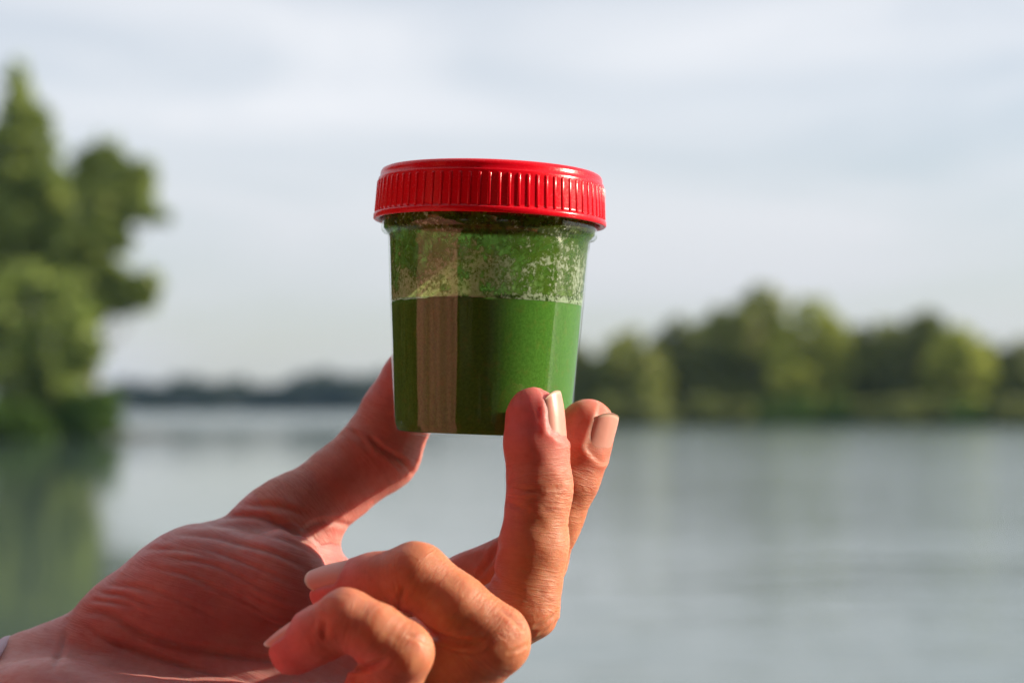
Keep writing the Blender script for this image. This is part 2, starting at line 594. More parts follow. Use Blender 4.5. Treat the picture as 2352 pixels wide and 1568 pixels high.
tag(mesh_obj('unseen_wood', v, f, mat_leaf('shore_leaf', (0.02, 0.03, 0.01), (0.05, 0.06, 0.02), (0.05, 0.05, 0.015)), smooth=False),
    'dark wood mirrored in the wall of the jar', 'wood', kind='stuff')

# evening air over the lake
hz = NT('haze')
pv = hz.n('ShaderNodeVolumePrincipled', {'Color': (0.40, 0.68, 1.0, 1), 'Density': 0.00012, 'Anisotropy': 0.2})
hz.link(pv.outputs[0], hz.out.inputs['Volume'])
x0, x1, y0, y1, z0, z1 = -720, 720, -80, 1200, -1.6, 26.0
air = mesh_obj('haze', [(x0, y0, z0), (x1, y0, z0), (x1, y1, z0), (x0, y1, z0), (x0, y0, z1), (x1, y0, z1), (x1, y1, z1), (x0, y1, z1)],
               [(3, 2, 1, 0), (4, 5, 6, 7), (0, 1, 5, 4), (1, 2, 6, 5), (2, 3, 7, 6), (3, 0, 4, 7)], hz.m, smooth=False)
tag(air, 'thin evening haze over the lake and its far shore', 'haze', kind='stuff')

# ------------------------------------------------------------------ the specimen jar
def mat_plastic_clear():
    t = NT('clear_plastic')
    co = t.n('ShaderNodeTexCoord').outputs['Object']
    geo = t.n('ShaderNodeNewGeometry')
    # fine moulding lines up the wall and faint smears of handling
    lines = t.noise(t.mapping(co, (900, 900, 3)), 1.0, 2, 0.5)
    smear = t.noise(co, 90.0, 4, 0.6)
    nrm = t.bump(t.noise(t.mapping(co, (1, 1, 0.35)), 160.0, 2, 0.5), 0.0004, 0.12, t.bump(lines, 0.00002, 0.35))
    fr = t.n('ShaderNodeFresnel', {'IOR': 1.5, 'Normal': nrm}).outputs[0]
    fac = t.math('MULTIPLY', fr, t.math('SUBTRACT', 1.0, geo.outputs['Backfacing']))
    gl = t.n('ShaderNodeBsdfGlossy', {'Color': (1, 1, 1, 1), 'Roughness': t.rng(smear, 0.3, 0.75, 0.015, 0.06), 'Normal': nrm})
    tr = t.n('ShaderNodeBsdfTransparent', {'Color': (0.97, 0.985, 0.975, 1)})
    m = t.n('ShaderNodeMixShader', {0: fac, 1: tr.outputs[0], 2: gl.outputs[0]})
    t.link(m.outputs[0], t.out.inputs['Surface'])
    return t.m


def mat_red():
    t = NT('red_plastic')
    co = t.n('ShaderNodeTexCoord').outputs['Object']
    n = t.noise(co, 400.0, 3, 0.6)
    n2 = t.noise(co, 1600.0, 2, 0.6)
    p = t.n('ShaderNodeBsdfPrincipled', {
        'Base Color': t.mix(n, (0.70, 0.003, 0.013, 1), (0.78, 0.005, 0.02, 1)),
        'Roughness': t.rng(n2, 0.35, 0.7, 0.18, 0.30), 'Specular IOR Level': 0.28, 'Subsurface Weight': 0.25, 'Subsurface Radius': (1.0, 0.08, 0.06), 'Subsurface Scale': 0.0015,
        'Normal': t.bump(n2, 0.00003, 0.5)})
    t.link(p.outputs[0], t.out.inputs['Surface'])
    return t.m


def mat_liquid():
    t = NT('green_liquid')
    co = t.n('ShaderNodeTexCoord').outputs['Object']
    g = t.noise(co, 1500.0, 3, 0.7)
    g2 = t.noise(co, 480.0, 3, 0.6)
    spots = t.n('ShaderNodeTexVoronoi', {'Vector': co, 'Scale': 650.0}).outputs['Distance']
    c = t.mix(t.rng(g, 0.30, 0.72), (0.052, 0.150, 0.022, 1), (0.092, 0.240, 0.036, 1))
    c = t.mix(t.rng(g2, 0.55, 0.75, 0.0, 0.45), c, (0.14, 0.17, 0.035, 1))
    c = t.mix(t.rng(spots, 0.0, 0.16, 0.3, 0.0), c, (0.03, 0.07, 0.015, 1))
    p = t.n('ShaderNodeBsdfPrincipled', {'Base Color': c, 'Roughness': 0.6, 'Specular IOR Level': 0.0,
                                         'Subsurface Weight': 0.04, 'Subsurface Radius': (0.5, 1.0, 0.3), 'Subsurface Scale': 0.0012})
    t.link(p.outputs[0], t.out.inputs['Surface'])
    return t.m


def mat_film():
    t = NT('green_residue')
    co = t.n('ShaderNodeTexCoord').outputs['Object']
    sep = t.n('ShaderNodeSeparateXYZ', {0: co})
    z = sep.outputs['Z']
    big = t.noise(co, 95.0, 3, 0.55, 1.0)
    mid = t.noise(co, 330.0, 4, 0.65, 0.8)
    run = t.noise(t.mapping(co, (330, 330, 60)), 1.0, 3, 0.6, 0.6)
    fine = t.noise(co, 1100.0, 4, 0.7)
    # froth gathers towards the liquid line and thins out below the collar
    low = t.math('ADD', t.rng(z, 0.0364, 0.0374, 0.07, 0.0), t.rng(z, 0.037, 0.0535, 0.022, -0.065))
    v = t.math('ADD', t.math('MULTIPLY', big, 0.50), t.math('MULTIPLY', run, 0.25))
    v = t.math('ADD', v, t.math('MULTIPLY', mid, 0.25))
    v = t.math('ADD', v, low)
    v = t.math('ADD', v, t.math('MULTIPLY', t.math('SUBTRACT', fine, 0.5), 0.62))
    foam = t.rng(v, 0.492, 0.58)
    green = t.mix(t.rng(mid, 0.35, 0.65), (0.06, 0.12, 0.010, 1), (0.15, 0.26, 0.03, 1))
    green = t.mix(t.rng(big, 0.40, 0.60, 0, 0.7), green, (0.20, 0.28, 0.05, 1))
    c = t.mix(foam, green, t.mix(t.rng(fine, 0.4, 0.65), (0.52, 0.68, 0.40, 1), (0.86, 0.93, 0.80, 1)))
    d = t.n('ShaderNodeBsdfDiffuse', {'Color': c, 'Normal': t.bump(v, 0.0005, 0.6)})
    tl = t.n('ShaderNodeBsdfTranslucent', {'Color': c})
    m1 = t.n('ShaderNodeMixShader', {0: 0.62, 1: d.outputs[0], 2: tl.outputs[0]})
    tr = t.n('ShaderNodeBsdfTransparent', {'Color': (0.52, 0.72, 0.30, 1)})
    thin = t.math('MULTIPLY', t.rng(mid, 0.35, 0.65, 0.70, 0.15), t.rng(v, 0.44, 0.55, 1.0, 0.0))
    m = t.n('ShaderNodeMixShader', {0: thin, 1: m1.outputs[0], 2: tr.outputs[0]})
    t.link(m.outputs[0], t.out.inputs['Surface'])
    return t.m


M_CLEAR, M_RED, M_LIQ, M_FILM = mat_plastic_clear(), mat_red(), mat_liquid(), mat_film()


def lathe(profile, seg=160, close=False):
    """profile: (r, z) in mm -> verts in m"""
    V, Fc = [], []
    n = len(profile)
    for r, z in profile:
        for j in range(seg):
            a = 2 * math.pi * j / seg
            V.append((r * math.cos(a) * .001, r * math.sin(a) * .001, z * .001))
    for i in range(n if close else n - 1):
        i2 = (i + 1) % n
        for j in range(seg):
            j2 = (j + 1) % seg
            Fc.append((i * seg + j, i * seg + j2, i2 * seg + j2, i2 * seg + j))
    return np.array(V), Fc


def sub_profile(p, corner=None):
    return p


JAR_BASE = hw(H(1107.0, 1003, 0))
JAR_TILT = math.radians(2.06)
jar = empty('specimen_jar', tuple(JAR_BASE))
jar.rotation_euler = (0, JAR_TILT, 0)
jar.scale = (1.012, 1.012, 1.02)
tag(jar, 'clear specimen jar of green liquid with ribbed red screw lid, held in fingertips', 'jar')


def body_r(z):
    return 23.55 + (27.15 - 23.55) * z / 54.0


outer = [(0.01, 0.35), (19.5, 0.35), (20.6, 0.1), (21.6, 0.0), (22.7, 0.08), (23.3, 0.4), (23.6, 1.1)]
outer += [(body_r(z), z) for z in np.linspace(4, 52.4, 14)]
outer += [(27.5, 52.9), (28.3, 53.1), (28.75, 53.5), (28.9, 54.2), (28.85, 56.4), (28.7, 57.2), (28.6, 64.0), (27.9, 64.4)]
inner = [(27.9, 64.4), (28.2, 57.0), (28.35, 56.0), (28.2, 54.4), (27.05, 53.0)]
inner += [(body_r(z) - 0.42, z) for z in np.linspace(52, 3, 14)]
inner += [(22.6, 1.2), (21.4, 0.8), (0.01, 0.8)]
v, f = lathe(outer + inner)
container = mesh_obj('container', v, f, M_CLEAR, jar)

# liquid: its surface stays nearly level while the jar leans
LVL = 36.0
prof = [(0.01, 0.9), (21.3, 0.9), (22.4, 1.3), (body_r(3) - 0.66, 2.6)]
zs = np.linspace(5, LVL, 24)
prof += [(body_r(z) - 0.48, z) for z in zs]
prof += [(body_r(LVL) - 1.6, LVL - 0.35), (0.01, LVL - 0.4)]
v, f = lathe(prof)
zz = v[:, 2] * 1000
w = np.clip((zz - 25) / (LVL - 25), 0, 1)
ang = np.arctan2(v[:, 1], v[:, 0])
wob = 0.10 * np.sin(ang * 9 + 1) + 0.08 * np.sin(ang * 23) + 0.05 * np.sin(ang * 41 + 2)
v[:, 2] += w * (v[:, 0] * math.tan(math.radians(3.1)) + wob * .001)
mesh_obj('liquid', v, f, M_LIQ, jar)

# the film of green froth that clings to the wall above the liquid
prof = [(body_r(z) - 0.45, z) for z in np.linspace(LVL - 0.6, 52.0, 18)] + [(26.95, 53.0), (28.15, 54.4), (28.3, 55.8), (28.15, 57.5), (27.85, 62)]
v, f = lathe(prof)
film = mesh_obj('residue', v, f, M_FILM, jar)
film['label'] = 'patchy froth of green residue on the inner wall'

# lid
prof = [(29.5, 63.4), (29.5, 57.2), (29.8, 56.6), (30.9, 56.5), (31.15, 56.75), (31.15, 57.75), (31.0, 58.05), (30.72, 58.15)]
prof += [(30.72 - 0.05 * k, 58.15 + 0.9 * k) for k in range(1, 11)]
prof += [(30.1, 67.5), (29.75, 67.8), (29.72, 68.7), (29.6, 69.2), (29.25, 69.75), (28.6, 70.1), (27.6, 70.2), (26.9, 69.9), (0.01, 69.8)]
v, f = lathe(prof + [(0.01, 63.4)], close=True)
lid = mesh_obj('lid', v, f, M_RED, jar)

# one grip rib, then copies that share its mesh
def rib_mesh():
    zs_ = [58.25, 58.6, 66.4, 66.75]
    V, Fc = [], []
    for k, z in enumerate(zs_):
        r0 = 30.72 - 0.05 * (z - 58.15) / 0.9
        out_ = 0.0 if k in (0, 3) else 0.24
        for (w_, d_) in ((-0.50, -0.12), (-0.36, out_ * 0.7), (-0.2, out_), (0.2, out_), (0.36, out_ * 0.7), (0.50, -0.12)):
            V.append(((r0 + d_) * .001, w_ * .001, z * .001))
    for i in range(3):
        for j in range(5):
            Fc.append((i * 6 + j, i * 6 + j + 1, (i + 1) * 6 + j + 1, (i + 1) * 6 + j))
    Fc.append((5, 4, 3, 2, 1, 0))
    Fc.append((18, 19, 20, 21, 22, 23))
    return V, Fc


v, f = rib_mesh()
rib = mesh_obj('rib', v, f, M_RED, lid)
NR = 76
for i in range(1, NR):
    c = rib.copy()
    COL.objects.link(c)
    c.parent = lid
    c.rotation_euler = (0, 0, 2 * math.pi * i / NR)

# ------------------------------------------------------------------ the hand (distance field -> one skin)
def round_cone(P, a, ra, b, rb):
    ba = b - a
    l2 = float(ba @ ba)
    rr = ra - rb
    a2 = l2 - rr * rr
    il2 = 1.0 / l2
    pa = P - a
    y = pa @ ba
    z = y - l2
    xv = pa * np.float32(l2) - y[..., None] * ba
    x2 = np.einsum('...i,...i->...', xv, xv)
    y2 = y * y * l2
    z2 = z * z * l2
    k = np.sign(rr) * rr * rr * x2
    d = (np.sqrt(np.maximum(x2 * a2 * il2, 0)) + y * rr) * il2 - ra
    m1 = np.sign(z) * a2 * z2 > k
    m2 = (np.sign(y) * a2 * y2 < k) & ~m1
    d = np.where(m1, np.sqrt(np.maximum(x2 + z2, 0)) * il2 - rb, d)
    d = np.where(m2, np.sqrt(np.maximum(x2 + y2, 0)) * il2 - ra, d)
    return d.astype(np.float32)


def smin(a, b_, k):
    h = np.maximum(k - np.abs(a - b_), 0) / k
    return np.minimum(a, b_) - h * h * k * 0.25


def chain(pts):
    P_ = [H(*p[:3]).astype(np.float32) for p in pts]
    R_ = [p[3] for p in pts]
    return [(P_[i], R_[i], P_[i + 1], R_[i + 1]) for i in range(len(P_) - 1)]


FINGERS = {
    # MCP -> PIP | PIP -> tip ; (picture x, picture y, depth mm, radius mm)
    'index': ([(945, 1412, 10, 10.5), (1090, 1345, 0, 9.3), (1222, 1282, -8, 9.0)],
              [(1222, 1282, -8, 9.0), (1268, 1185, -12, 8.0), (1305, 1095, -14, 8.0), (1330, 1030, -14.5, 7.9), (1349, 981, -14.5, 7.5)]),
    'middle': ([(925, 1530, -12, 11.0), (1075, 1465, -24, 9.8), (1203, 1390, -33, 9.2)],
               [(1203, 1390, -33, 9.2), (1225, 1255, -32, 8.5), (1240, 1115, -31, 8.0), (1232, 1020, -30, 7.9), (1229, 957, -29, 7.55)]),
    'ring': ([(880, 1650, -36, 11.0), (1005, 1572, -46, 10.3), (1135, 1470, -53, 8.8)],
             [(1135, 1470, -53, 8.8), (1045, 1392, -52, 7.7), (955, 1322, -49, 7.9), (860, 1340, -45, 7.2), (775, 1356, -41, 6.9)]),
    'pinky': ([(800, 1700, -56, 9.5), (870, 1600, -63, 8.2), (922, 1499, -69, 7.6)],
              [(922, 1499, -69, 7.6), (860, 1452, -69, 6.7), (797, 1420, -67, 6.7), (735, 1455, -64, 6.4), (676, 1492, -61, 6.0)]),
    'thumb': ([(658, 1203, 16, 10.4), (770, 1118, 22, 10.5), (873, 1036, 26, 11.2)],
              [(873, 1036, 26, 11.2), (911, 955, 27, 10.2), (946, 862, 25.5, 8.3)]),
}
PALM = [chain([(95, 1582, 8, 13.0), (945, 1425, 12, 11.0)]),
        chain([(70, 1625, -5, 13.5), (925, 1535, -10, 11.5)]),
        chain([(60, 1680, -20, 13.5), (880, 1670, -32, 10.5)]),
        chain([(65, 1710, -32, 13.0), (800, 1700, -54, 10.5)]),
        chain([(190, 1508, 8, 11.5), (440, 1345, 12, 13.0), (658, 1205, 16, 10.0)]),           # thumb metacarpal
        chain([(300, 1430, 2, 13.0), (450, 1372, 0, 16.0), (640, 1335, -6, 13.5)]),            # ball of the thumb
        chain([(655, 1215, 18, 8.5), (712, 1335, 14, 8.0), (900, 1420, 14, 9.0)]),             # web
        chain([(150, 1660, -28, 13.5), (430, 1730, -34, 12.0), (700, 1740, -46, 10.0)])]       # heel of the hand
FOREARM = [chain([(70, 1618, 4, 15.5), (-250, 1700, 6, 18.0), (-900, 1800, 10, 27.0)]),
           chain([(60, 1690, -26, 15.0), (-250, 1740, -22, 18.0), (-900, 1900, -10, 28.0)])]

VOX = 0.62
lo = np.array([-172.0, -128.0, -86.0])
hi = np.array([34.0, 2.0, 46.0])
dims = np.ceil((hi - lo) / VOX).astype(int)
axes = [(lo[i] + VOX * np.arange(dims[i])).astype(np.float32) for i in range(3)]


class Field:
    def __init__(self):
        self.d = np.full(dims, 60.0, np.float32)

    def add(self, prims, k, pad=11.0):
        for a, ra, b_, rb in prims:
            m = max(ra, rb) + pad
            l = np.minimum(a, b_) - m
            h = np.maximum(a, b_) + m
            i0 = np.clip(((l - lo) / VOX).astype(int), 0, dims)
            i1 = np.clip(((h - lo) / VOX).astype(int) + 1, 0, dims)
            if np.any(i1 <= i0):
                continue
            sl = tuple(slice(i0[i], i1[i]) for i in range(3))
            P = np.stack(np.meshgrid(*[axes[i][sl[i]] for i in range(3)], indexing='ij'), -1)
            self.d[sl] = smin(self.d[sl], round_cone(P, a, ra, b_, rb), k)
        return self


palm = Field()
for pr in PALM:
    palm.add(pr, 9.0)
for pr in FOREARM:
    palm.add(pr, 14.0, 16.0)
hand = palm.d.copy()
for nm, (base, tip) in FINGERS.items():
    fld = Field().add(chain(base), 2.0)
    kk = 9.0 if nm == 'thumb' else 6.0
    hand = np.minimum(hand, smin(palm.d, fld.d, kk))
    ft = Field().add(chain(tip), 2.4)
    hand = np.minimum(hand, smin(fld.d, ft.d, 3.0 if nm in ('thumb', 'index') else 0.9))
del palm, fld, ft


def surface_nets(d):
    s = d < 0
    nx, ny, nz_ = d.shape
    c = np.zeros((nx - 1, ny - 1, nz_ - 1), np.int8)
    for dx in (0, 1):
        for dy in (0, 1):
            for dz in (0, 1):
                c += s[dx:nx - 1 + dx, dy:ny - 1 + dy, dz:nz_ - 1 + dz]
    act = (c > 0) & (c < 8)
    idx = np.full(act.shape, -1, np.int32)
    I = np.argwhere(act)
    idx[act] = np.arange(len(I))
    acc = np.zeros((len(I), 3))
    cnt = np.zeros(len(I))
    off = [(a, b_, e) for a in (0, 1) for b_ in (0, 1) for e in (0, 1)]
    for a in off:
        for ax in range(3):
            if a[ax]:
                continue
            b_ = list(a); b_[ax] = 1
            da = d[I[:, 0] + a[0], I[:, 1] + a[1], I[:, 2] + a[2]]
            db = d[I[:, 0] + b_[0], I[:, 1] + b_[1], I[:, 2] + b_[2]]
            m = (da < 0) != (db < 0)
            t = np.where(m, da / np.where(m, da - db, 1), 0)
            p = np.tile(np.array(a, float), (len(I), 1))
            p[:, ax] += t
            acc[m] += p[m]
            cnt[m] += 1
    V = (I + acc / cnt[:, None]) * VOX + lo
    Q = []
    for ax in range(3):
        o1, o2 = [(1, 2), (2, 0), (0, 1)][ax]
        sl0 = [slice(1, -1)] * 3
        sl0[ax] = slice(0, -1)
        sl1 = list(sl0)
        sl1[ax] = slice(1, None)
        a, b_ = s[tuple(sl0)], s[tuple(sl1)]
        E = np.argwhere(a != b_)
        inside = a[a != b_]
        st = np.array([1, 1, 1]); st[ax] = 0
        E = E + st
        e1 = np.zeros(3, int); e1[o1] = 1
        e2 = np.zeros(3, int); e2[o2] = 1
        q = [idx[tuple((E - x).T)] for x in (e1 + e2, e2, 0 * e1, e1)]
        q = np.stack(q, 1)
        q[~inside] = q[~inside][:, ::-1]
        Q.append(q)
    Q = np.concatenate(Q)
    return V, Q[(Q >= 0).all(1)]


HV, HF = surface_nets(hand)
del hand


def vnormals(V, Fq):
    n = np.cross(V[Fq[:, 2]] - V[Fq[:, 0]], V[Fq[:, 3]] - V[Fq[:, 1]])
    N = np.zeros_like(V)
    for j in range(4):
        for k in range(3):
            N[:, k] += np.bincount(Fq[:, j], n[:, k], len(V))
    return N / (np.linalg.norm(N, axis=1)[:, None] + 1e-12)


def relax(V, Fq, it, lam):
    e = np.concatenate([Fq[:, [0, 1]], Fq[:, [1, 2]], Fq[:, [2, 3]], Fq[:, [3, 0]]])
    cnt = np.bincount(e[:, 0], minlength=len(V))[:, None] + 1e-9
    for _ in range(it):
        A = np.stack([np.bincount(e[:, 0], V[e[:, 1], k], len(V)) for k in range(3)], 1) / cnt
        V = V + lam * (A - V)
    return V


HV = relax(HV, HF, 3, 0.5)
HN = vnormals(HV, HF)

# which finger a vertex belongs to
def group_dist(prims):
    d = np.full(len(HV), 99.0)
    P = HV.astype(np.float32)
    for a, ra, b_, rb in prims:
        d = np.minimum(d, round_cone(P, a, ra, b_, rb))
    return d


names = list(FINGERS)
GD = np.stack([group_dist(chain(FINGERS[n_][0]) + chain(FINGERS[n_][1])) for n_ in names] +
              [np.min([group_dist(pr) for pr in PALM + FOREARM], axis=0)], 1)
GID = GD.argmin(1)
D_ = HV[:, 2] + 502.0
PX = HV[:, 0] / D_ * FPX + 1176.0
PY = -HV[:, 1] / D_ * FPX + 784.0
view = HV + np.array([0, 0, 502.0])
view /= np.linalg.norm(view, axis=1)[:, None]
FACING = -(HN * view).sum(1)
disp = np.zeros(len(HV))


def crease(pts, depth, width, gids=None, ridge=0.35):
    """a fold of the skin: px polyline, depth and width in mm"""
    m = FACING > -0.1
    if gids is not None:
        m &= np.isin(GID, gids)
    p = np.array(pts, float)
    # smooth the polyline
    for _ in range(2):
        q = np.empty((2 * len(p) - 2, 2))
        q[0::2] = p[:-1] * .75 + p[1:] * .25
        q[1::2] = p[:-1] * .25 + p[1:] * .75
        p = np.vstack([p[:1], q, p[-1:]])
    wpx = width * 8.6
    m &= (PX > p[:, 0].min() - 4 * wpx) & (PX < p[:, 0].max() + 4 * wpx) & (PY > p[:, 1].min() - 4 * wpx) & (PY < p[:, 1].max() + 4 * wpx)
    I = np.nonzero(m)[0]
    if not len(I):
        return
    X = np.stack([PX[I], PY[I]], 1)
    best = np.full(len(I), 1e9)
    tt = np.zeros(len(I))
    L = np.concatenate([[0], np.cumsum(np.linalg.norm(np.diff(p, axis=0), axis=1))])
    for i in range(len(p) - 1):
        a, b_ = p[i], p[i + 1]
        ab = b_ - a
        l = np.linalg.norm(ab) + 1e-9
        t = np.clip(((X - a) @ ab) / (l * l), 0, 1)
        dd = np.linalg.norm(X - (a + t[:, None] * ab), axis=1)
        u = dd < best
        best[u] = dd[u]
        tt[u] = (L[i] + t[u] * l) / L[-1]
    fade = np.clip(np.minimum(tt, 1 - tt) * 5, 0, 1) ** 0.7
    g = best / wpx
    disp[I] += fade * depth * (-np.exp(-g * g * 2.2) + ridge * np.exp(-(g - 1.7) ** 2 * 1.6))


PA, TH, IX, MI, RI, PI_ = 5, 4, 0, 1, 2, 3
# palm: the line round the ball of the thumb and its neighbours
crease([(188, 1408), (230, 1404), (270, 1420), (305, 1447), (360, 1472), (430, 1490), (520, 1502), (620, 1512), (740, 1520)], 1.1, 1.4, [PA, TH], 0.15)
crease([(186, 1424), (205, 1448), (255, 1478), (330, 1500), (420, 1528), (520, 1550), (650, 1572)], 0.8, 1.2, [PA], 0.1)
crease([(505, 1190), (565, 1180), (615, 1190), (665, 1215), (705, 1248), (735, 1275)], 0.7, 1.0, [PA, TH])
crease([(455, 1206), (530, 1206), (610, 1226), (670, 1242), (735, 1280)], 0.55, 0.9, [PA, TH])
crease([(395, 1226), (470, 1228), (560, 1250), (640, 1272), (715, 1310)], 0.55, 0.9, [PA, TH])
crease([(400, 1248), (500, 1268), (590, 1302), (690, 1350)], 0.32, 0.8, [PA, TH])
crease([(380, 1282), (480, 1290), (550, 1325), (620, 1362), (700, 1388)], 0.36, 0.8, [PA, TH])
crease([(330, 1300), (430, 1318), (530, 1368), (620, 1402), (705, 1415)], 0.28, 0.8, [PA, TH])
crease([(560, 1350), (610, 1385), (660, 1402), (710, 1405)], 0.35, 0.6, [PA, TH])
crease([(560, 1378), (610, 1412), (660, 1426), (705, 1428)], 0.35, 0.6, [PA, TH])
crease([(570, 1405), (620, 1432), (680, 1446)], 0.35, 0.6, [PA, TH])
crease([(240, 1345), (310, 1345), (400, 1372), (520, 1430)], 0.35, 0.9, [PA, TH])
crease([(225, 1362), (290, 1368), (360, 1400)], 0.5, 0.9, [PA, TH])
crease([(205, 1378), (260, 1382), (310, 1392)], 0.5, 0.8, [PA])
crease([(330, 1262), (420, 1258), (500, 1285)], 0.35, 0.8, [PA, TH])
crease([(150, 1440), (145, 1480), (120, 1540)], 0.5, 1.2, [PA])
# thumb
crease([(845, 998), (868, 1028), (900, 1044), (925, 1060), (950, 1092)], 0.9, 0.9, [TH])
crease([(880, 1040), (905, 1062), (935, 1090)], 0.5, 0.6, [TH])
crease([(800, 985), (830, 1010), (850, 1040)], 0.3, 0.9, [TH])
crease([(690, 1222), (725, 1200), (760, 1195), (810, 1208)], 0.6, 0.9, [TH, PA])
crease([(560, 1160), (640, 1160), (720, 1190)], 0.4, 1.1, [TH, PA])
# fingers
crease([(1165, 1150), (1190, 1166), (1215, 1172)], 0.45, 0.9, [MI])
crease([(1150, 1240), (1125, 1290), (1095, 1328)], 0.6, 1.0, [MI, IX])
crease([(922, 1398), (955, 1430), (1010, 1464), (1070, 1480), (1115, 1474)], 1.3, 1.1, [RI])
crease([(925, 1420), (912, 1398), (918, 1370), (928, 1345)], 0.7, 1.0, [RI])
crease([(765, 1528), (810, 1535), (860, 1528), (890, 1512)], 1.1, 1.0, [PI_])
crease([(1110, 1290), (1130, 1310), (1150, 1335)], 0.4, 0.8, [MI])
crease([(1178, 1118), (1205, 1128), (1240, 1124)], 0.45, 0.8, [MI])
crease([(1225, 1440), (1250, 1432), (1282, 1405)], 0.5, 0.7, [MI])
crease([(1235, 1455), (1262, 1440), (1286, 1420)], 0.4, 0.6, [MI])
crease([(1150, 1400), (1178, 1420), (1205, 1450)], 0.4, 0.7, [RI])
crease([(1165, 1500), (1192, 1490), (1215, 1478)], 0.4, 0.6, [RI])
crease([(930, 1455), (955, 1462), (990, 1480)], 0.35, 0.7, [PI_])
crease([(745, 1470), (742, 1445), (748, 1425)], 0.6, 1.0, [PI_])


def wrinkles(gid, a, b_, s0, s1, pitch, depth, side, seed):
    """fine transverse lines over a joint, between fractions s0..s1 of the bone a->b, on the side facing `side`"""
    A = H(*a[:3]); B = H(*b_[:3])
    ax = B - A
    L = np.linalg.norm(ax)
    ax /= L
    I = np.nonzero(GID == gid)[0]
    r_ = HV[I] - A
    s = r_ @ ax
    perp = r_ - s[:, None] * ax
    pn = np.linalg.norm(perp, axis=1) + 1e-9
    side = np.array(side, float); side /= np.linalg.norm(side)
    k = np.clip(((perp / pn[:, None]) @ side) * 1.6, 0, 1)
    t = (s / L - s0) / (s1 - s0)
    env = np.clip(1 - np.abs(t * 2 - 1) ** 3, 0, 1) * (t > 0) * (t < 1)
    ph = np.sin(perp @ np.array([.31, .43, .27]) * 1.3 + seed) * 0.5 + np.sin(perp @ np.array([-.5, .33, .6]) * .9 + seed * 2) * .6
    brk = 0.5 + 0.5 * np.sin(perp @ np.array([.9, -.7, .8]) * .55 + np.floor(s / pitch + ph / math.pi) * 2.4 + seed)
    wv = np.abs(np.sin((s / pitch) * math.pi + ph))
    disp[I] += -0.8 * depth * env * k * brk * (np.exp(-(wv * 3.0) ** 2))


F_ = FINGERS
wrinkles(RI, F_['ring'][1][0], F_['ring'][1][2], 0.10, 0.98, 2.3, 0.22, (0.5, 0.8, -0.5), 1)
wrinkles(RI, F_['ring'][0][1], F_['ring'][0][2], 0.5, 1.15, 1.9, 0.30, (0.9, -0.3, -0.4), 2)
wrinkles(PI_, F_['pinky'][1][0], F_['pinky'][1][2], 0.0, 0.9, 2.3, 0.18, (0.5, 0.8, -0.5), 3)
wrinkles(MI, F_['middle'][1][1], F_['middle'][1][3], 0.05, 0.85, 1.9, 0.24, (0.9, 0, -0.45), 4)
wrinkles(MI, F_['middle'][1][0], F_['middle'][1][1], -0.25, 0.6, 2.1, 0.26, (0.9, 0, -0.3), 5)
wrinkles(IX, F_['index'][1][0], F_['index'][1][2], 0.2, 1.0, 1.5, 0.28, (0.9, -0.2, -0.45), 6)
wrinkles(TH, F_['thumb'][0][0], F_['thumb'][0][2], 0.05, 0.55, 1.3, 0.16, (0.4, -0.7, -0.6), 7)
wrinkles(TH, F_['thumb'][1][0], F_['thumb'][1][2], -0.15, 0.6, 1.2, 0.14, (0.6, -0.4, -0.7), 8)

# nails: a frame on each fingertip; the skin sinks under the nail and rolls up round it
NAILS = {
    'middle': dict(n=(0.93, 0.0, -0.37), s=(-7.4, 6.2), phi=0.84, k=1.015),
    'index': dict(n=(0.82, 0.12, -0.56), s=(-7.6, 6.0), phi=0.84, k=1.015),
    'ring': dict(n=(-0.25, 0.88, -0.40), s=(-5.6, 6.3), phi=0.86, k=1.01),
    'pinky': dict(n=(-0.62, 0.77, 0.15), s=(-5.0, 5.6), phi=0.86, k=1.01),
}
nail_frames = {}
for nm, nd in NAILS.items():
    ch = FINGERS[nm][1]
    T = H(*ch[-1][:3]); Bk = H(*ch[-2][:3])
    r1, r0 = ch[-1][3], ch[-2][3]
    A = T - Bk
    LA = np.linalg.norm(A)
    A /= LA
    N = np.array(nd['n'], float)
    N -= (N @ A) * A
    N /= np.linalg.norm(N)
    B = np.cross(A, N)
    nail_frames[nm] = (T, A, N, B, r1, (r0 - r1) / LA)
    s0, s1 = nd['s']
    rel = HV - T
    s = rel @ A
    ph = np.arctan2(rel @ B, rel @ N)
    m = (GID == names.index(nm)) & (np.abs(ph) < 1.7) & (s > s0 - 8)
    e = np.maximum(np.abs(ph) / nd['phi'], 0)
    # distance to the outline of the nail (mm, + outside)
    side = (np.abs(ph) - nd['phi']) * r1
    back = (s0 + 2.6 * np.clip(e, 0, 1) ** 2) - s
    out_d = np.maximum(side, back)
    under = np.clip(-out_d / 0.8, 0, 1)
    roll = np.exp(-((out_d - 0.75) / 0.75) ** 2)
    tipf = np.clip((s1 - s) / 4.0, 0, 1)
    disp[m] += (-0.45 * under + np.where(back > side, 0.13, 0.28) * roll * tipf)[m]

# slow swells so that no surface is a clean cone
sw = (np.sin(HV[:, 0] * .31 + HV[:, 1] * .23) * np.sin(HV[:, 1] * .37 - HV[:, 2] * .29 + 1) * 0.13 +
      np.sin(HV[:, 0] * .83 + HV[:, 2] * .71) * np.sin(HV[:, 1] * .77 + 2) * 0.07)
disp += sw
HV = HV + HN * disp[:, None]

